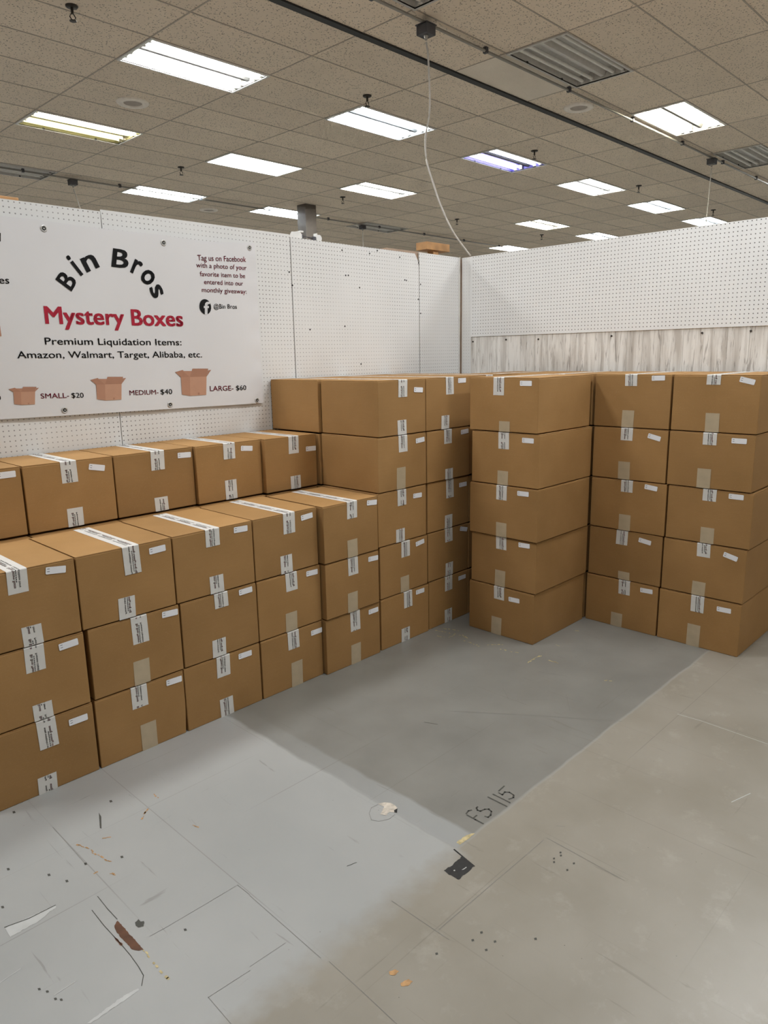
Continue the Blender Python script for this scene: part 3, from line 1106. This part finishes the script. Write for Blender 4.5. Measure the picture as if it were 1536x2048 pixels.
DATA = [
('c0L3','L',2.3,3.695,9.32,10.9,3,0.679,0.304,0.748,0.262,'W',1.151,0.113,-7),
('c0L2','L',2.31,3.71,9.32,10.9,2,0.755,0.345,0.754,0.225,'W',1.190,0.117,3),
('c0L1','L',2.32,3.725,9.32,10.9,1,0.773,0.409,0.726,0.239,'W',1.192,0.175,0),
('c1L3','L',3.715,5.11,9.32,10.9,3,0.767,0.405,0.661,0.310,'W',1.168,0.138,2),
('c1L2','L',3.77,5.145,9.32,10.9,2,0.735,0.406,0.725,0.365,'T',1.223,0.096,-3),
('c1L1','L',3.755,5.125,9.32,10.9,1,0.651,0.332,0.744,0.411,'T',1.211,0.119,-2),
('c2L3','L',5.13,6.53,9.32,10.9,3,0.671,0.274,0.678,0.280,'W',1.184,0.106,-2),
('c2L2','L',5.17,6.54,9.32,10.9,2,0.703,0.241,0.633,0.287,'W',1.164,0.090,1),
('c2L1','L',5.14,6.54,9.32,10.9,1,0.697,0.344,0.684,0.305,'W',1.110,0.116,-1),
('c3L3','L',6.55,7.88,9.32,10.87,3,0.726,0.353,0.622,0.312,'W',1.108,0.136,4),
('c3L2','L',6.56,7.91,9.32,10.87,2,0.703,0.317,0.687,0.329,'T',1.161,0.109,-2),
('c3L1','L',6.57,7.9,9.32,10.87,1,0.678,0.327,0.742,0.449,'T',1.201,0.170,0),
('c4L3','L',7.925,9.25,9.2,10.75,3,0.680,0.312,0.652,0.324,'T',1.178,0.107,-5),
('c4L2','L',7.935,9.26,9.21,10.75,2,0.661,0.328,0.648,0.370,'T',1.18,0.135,-3),
('c4L1','L',7.92,9.28,9.23,10.75,1,0.711,0.380,0.726,0.383,'T',1.19,0.127,0),
('c5L5','L',9.39,10.7,9.27,10.83,5,0.668,0.323,0.603,0.275,'W',1.100,0.213,-4),
('c5L4','L',9.36,10.71,9.27,10.83,4,0.675,0.317,0.636,0.417,'T',1.170,0.142,4),
('c5L3','L',9.33,10.7,9.27,10.83,3,0.656,0.310,0.609,0.259,'W',1.108,0.186,-2),
('c5L2','L',9.36,10.73,9.27,10.83,2,0.716,0.316,0.675,0.318,'T',1.141,0.119,6),
('c5L1','L',9.35,10.75,9.26,10.83,1,0.766,0.334,0.702,0.280,'W',1.132,0.095,-1),
('c6L5','L',10.72,12.1,9.27,10.83,5,0.717,0.344,0.602,0.268,'W',1.113,0.086,0),
('c6L4','L',10.74,12.1,9.27,10.83,4,0.642,0.291,0.685,0.217,'W',1.189,0.098,3),
('c6L3','L',10.77,12.1,9.29,10.83,3,0.695,0.390,0.681,0.278,'W',1.134,0.174,0),
('c6L2','L',10.78,12.1,9.29,10.83,2,0.652,0.287,0.697,0.280,'W',1.157,0.110,-14),
('c6L1','L',10.8,12.1,9.29,10.83,1,0.633,0.319,0.619,0.294,'W',1.089,0.141,0),
('b0','L',2.4,3.78,11.1,12.36,4,0.70,0.31,0.70,0.27,'W',1.182,0.103,0),
('b1','L',3.8,5.17,11.08,12.36,4,0.669,0.335,0.704,0.288,'W',1.108,0.156,-12),
('b2','L',5.19,6.62,11.08,12.36,4,0.766,0.324,0.740,0.236,'W',1.265,0.132,-2),
('b3','L',6.64,8.02,11.02,12.36,4,0.687,0.292,0.667,0.352,'W',1.066,0.141,-6),
('b4','L',8.04,9.29,10.92,12.36,4,0.686,0.335,0.678,0.253,'W',1.11,0.287,-1),
('C5','R',7.25,8.81,11.51,13.43,5,0.684,0.338,0.822,0.198,'T',1.287,0.110,0),
('C4','R',7.21,8.76,11.52,13.48,4,0.758,0.321,0.764,0.276,'T',1.304,0.126,0),
('C3','R',7.2,8.79,11.5,13.44,3,0.774,0.283,0.776,0.286,'T',1.265,0.105,1),
('C2','R',7.22,8.76,11.53,13.49,2,0.732,0.252,0.744,0.335,'T',1.268,0.085,2),
('C1','R',7.24,8.8,11.52,13.46,1,0.746,0.264,0.714,0.373,'T',1.110,0.197,2),
('D5','R',5.66,7.2,13.52,15.48,5,0.747,0.223,0.747,0.331,'T',1.286,0.071,2),
('D4','R',5.66,7.19,13.52,15.48,4,0.711,0.246,0.675,0.354,'T',1.266,0.152,-13),
('D3','R',5.62,7.19,13.52,15.48,3,0.768,0.239,0.763,0.324,'T',1.262,0.098,-6),
('D2','R',5.64,7.19,13.53,15.48,2,0.722,0.297,0.776,0.169,'T',1.200,0.151,-8),
('D1','R',5.66,7.21,13.53,15.48,1,0.841,0.299,0.724,0.295,'T',1.312,0.122,2),
('E5','R',4.11,5.625,13.53,15.48,5,0.723,0.177,0.739,0.340,'T',1.290,0.105,-13),
('E4','R',4.11,5.63,13.52,15.48,4,0.741,0.221,0.686,0.360,'T',1.247,0.119,0),
('E3','R',4.06,5.59,13.53,15.48,3,0.772,0.220,0.773,0.302,'T',1.235,0.087,0),
('E2','R',4.09,5.61,13.53,15.48,2,0.758,0.258,0.745,0.272,'T',1.246,0.168,-14),
('E1','R',4.1,5.63,13.53,15.48,1,0.742,0.323,0.716,0.441,'T',1.230,0.167,1),
]
N3 = {1: 'bottom', 2: 'middle', 3: 'top'}
N5 = {1: 'bottom', 2: 'second', 3: 'third', 4: 'fourth', 5: 'top'}
ORD = ['leftmost', 'second', 'third', 'fourth', 'fifth']


def box_label(code, bk):
    tp = 'white' if bk == 'W' else 'tan'
    if code == 'c1L1':
        return 'dented cardboard box with tan lower tape, bottom of second front stack from left'
    if code[0] == 'c':
        c, l = int(code[1]), int(code[3])
        if c < 5:
            return f'cardboard box with {tp} lower tape, {N3[l]} of {ORD[c]} front stack below banner'
        where = 'of tall stack beside the stepped rows' if c == 5 else 'of tall stack in dark inside corner'
        return f'cardboard box with {tp} lower tape, {N5[l]} from floor {where}' if l not in (1, 5) else f'cardboard box with {tp} lower tape, {N5[l]} {where}'
    if code[0] == 'b':
        return f'cardboard box on the raised back row under the banner, {ORD[int(code[1])]} from left'
    l = int(code[1])
    where = {'C': 'of projecting stack with a bare long side', 'D': 'of stack between projecting and end stacks', 'E': 'of end stack at the right edge'}[code[0]]
    return f'cardboard box, {N5[l]} from floor {where}' if l not in (1, 5) else f'cardboard box, {N5[l]} {where}'


for d in DATA:
    code, kd, a, b, f, bk_, lv = d[:7]
    make_box(kd, a, b, f, bk_, lv, box_label(code, d[11]), 'taped cardboard boxes in stacks', (d[7], d[8], d[9], d[10], d[11], d[12], d[13], d[14]))
# tops that show over the front stacks
REAR = [
    ('L', 9.34, 10.70, 10.87, 12.36, 'cardboard box in back row against pegboard, top behind tall stack beside the steps'),
    ('L', 10.73, 12.10, 10.87, 12.36, 'cardboard box in back row against pegboard, behind the dark corner stack'),
    ('L', 12.13, 13.50, 9.30, 10.84, 'cardboard box with only its top showing behind the projecting stack'),
    ('L', 12.14, 13.50, 10.88, 12.36, 'cardboard box deepest in the wall corner with only its top showing'),
    ('R', 7.26, 8.80, 13.54, 15.50, 'cardboard box between projecting stack and plank wall with only its top showing'),
    ('R', 8.84, 10.38, 13.54, 15.50, 'cardboard box by plank wall near the wall corner with only its top showing'),
]
for kd, a, b, f, bk_, lab in REAR:
    W = b - a
    make_box(kd, a, b, f, bk_, 5, lab, 'taped cardboard boxes in stacks', (W / 2, .3, W / 2, .28, 'T', W - .25, .13, 0))
    for lv in range(1, 5):
        make_box(kd, a, b, f, bk_, lv, 'cardboard box buried inside the stacks', 'buried cardboard boxes', detail=False)
for d in DATA:
    if d[0][0] == 'b':
        for lv in range(1, 4):
            make_box('L', d[2], d[3], 10.94, 12.36, lv, 'cardboard box buried inside the stacks', 'buried cardboard boxes', detail=False)

# ------------------------------------------------------------------ services under the ceiling
ZC = CEIL - .10


def conduit(y, label, xs):
    t = thing('conduit', (xs[0], y, ZC), label, 'conduit')
    MB().tube([(0, 0, 0), (xs[1] - xs[0], 0, 0)], .04, 8).build('pipe', 'galv', t, smooth=True)
    x = 2.0
    while x < xs[1] - xs[0]:
        MB().box(x - .05, x + .05, -.06, .06, -.055, .10).build('strap', 'dark_galv', t)
        x += 4.6
    return t


cy1, cy2 = GY - 5.87, GY + 16.42
conduit(cy1, 'long metal conduit under the ceiling beside the unlit light', (X0 + 1, X1 - 1))
conduit(cy2, 'far metal conduit under the ceiling beyond the left partition', (X0 + 1, X1 - 1))


def jbox(x, y, label, s=.17):
    t = thing('junction_box', (x, y, ZC - .064), label, 'junction box')
    MB().box(-s, s, -s, s, -s * 1.3, -.0).build('box_body', 'dark_galv', t, bevel=.015)
    MB().box(-s * 1.12, s * 1.12, -s * 1.12, s * 1.12, -.0, .02).build('cover', 'dark_galv', t)
    MB().tube([(0, 0, -s * 1.3 - .10), (0, 0, -s * 1.3)], [.03, .06], 8).build('cord_grip', 'galv', t)


jbox(16.0, cy1, 'grey junction box on the conduit above the long hanging cable', .18)
jbox(35.7, cy1, 'junction box on the conduit above the right partition')
jbox(16.24, cy2, 'junction box on the far conduit at the left edge')
jbox(35.4, cy2, 'junction box on the far conduit beyond the column')


def cable(pts, label, r=.02):
    mb = MB()
    P = [Vector(p) for p in pts]
    sm = []
    for i in range(len(P) - 1):              # Catmull-Rom
        p0, p1, p2, p3 = P[max(i - 1, 0)], P[i], P[i + 1], P[min(i + 2, len(P) - 1)]
        for k in range(6):
            u = k / 6
            sm.append(.5 * (2 * p1 + (p2 - p0) * u + (2 * p0 - 5 * p1 + 4 * p2 - p3) * u * u + (3 * p1 - p0 - 3 * p2 + p3) * u ** 3))
    sm.append(P[-1])
    return tag(mb.tube(sm, r, 8).build('hanging_cable', 'cable', smooth=True), label, 'cable')


px = [(851, 64), (856, 110), (859, 170), (859, 225), (851, 275), (853, 320), (866, 365), (882, 412), (907, 465), (941, 512)]
pts = []
for k, (a, b) in enumerate(px):
    Y = cy1 + (12.15 - cy1) * max(0, (b - 225) / 287)
    x, z = on_y(a, b, Y)
    pts.append((x, Y, z))
pts[0] = (16.0, cy1, CEIL - .54)
cable(pts, 'long pale cable looping down from the ceiling to the wall corner', .024)
cable([(35.7, cy1, CEIL - .54), (35.6, cy1, 12), (35.4, cy1, 10), (35.4, cy1, 8)], 'thin cable hanging straight down above the right partition')
cable([(16.24, cy2, CEIL - .54), (16.5, cy2, CEIL - 1.6), (16.6, cy2, 11), (16.6, cy2, 8)], 'thin cable hanging at the left edge behind the partition')
cable([(35.4, cy2, CEIL - .54), (35.45, cy2, 12), (35.45, cy2, 10), (35.4, cy2, 8)], 'thin cable hanging beyond the partition right of the column')

SPR = [(-2.28, -.3, 'wheel-shaped sprinkler head at the top left edge'), (7.49, -.75, 'sprinkler head just above the bluish tube light'), (17.6, -.83, 'sprinkler head beside the purple light'),
       (27.63, -.85, 'sprinkler head right of the light after the purple one'), (37.85, -.95, 'sprinkler head over the right partition beside the thin cable'),
       (7.75, 11.6, 'sprinkler head left of the glowing panel light'), (17.63, 11.45, 'sprinkler head left of the small warm light'),
       (27.8, 11.54, 'sprinkler head right of the long hanging cable'), (37.74, 11.42, 'tiny sprinkler head over the right partition corner')]
for x, y, lab in SPR:
    t = thing('sprinkler_head', (GX + x, GY + y, CEIL), lab, 'sprinkler', 'ceiling sprinklers')
    MB().lathe([(.0, -.02), (.13, -.02), (.15, .0), (.15, .03)], n=16).build('escutcheon', 'brass', t, smooth=True)
    MB().tube([(0, 0, -.02), (0, 0, -.16)], .035, 8).build('stem', 'brass', t)
    MB().tube([(-.03, 0, -.16), (-.075, 0, -.23), (-.02, 0, -.31)], .014, 6).tube([(.03, 0, -.16), (.075, 0, -.23), (.02, 0, -.31)], .014, 6).build('yoke', 'brass', t)
    MB().lathe([(.0, -.30), (.09, -.31), (.085, -.325), (0, -.33)], n=12).build('deflector', 'brass', t)
for x, y, lab in ((2.09, 5.11, 'round pale speaker grille between the two lights above the banner'), (14.02, 19.13, 'small round speaker grille low over the left partition'),
                  (13.88, -5.05, 'round pale speaker grille beside the upper conduit')):
    t = thing('ceiling_speaker', (GX + x, GY + y, CEIL), lab, 'speaker', 'ceiling speakers')
    MB().lathe([(.30, -.01), (.34, -.045), (.50, -.035), (.54, .0), (.54, .03)], n=28).build('ring', 'ring', t, smooth=True)
    MB().lathe([(.001, -.012), (.18, -.018), (.31, -.01)], n=28).build('grille', 'grille', t, smooth=True)
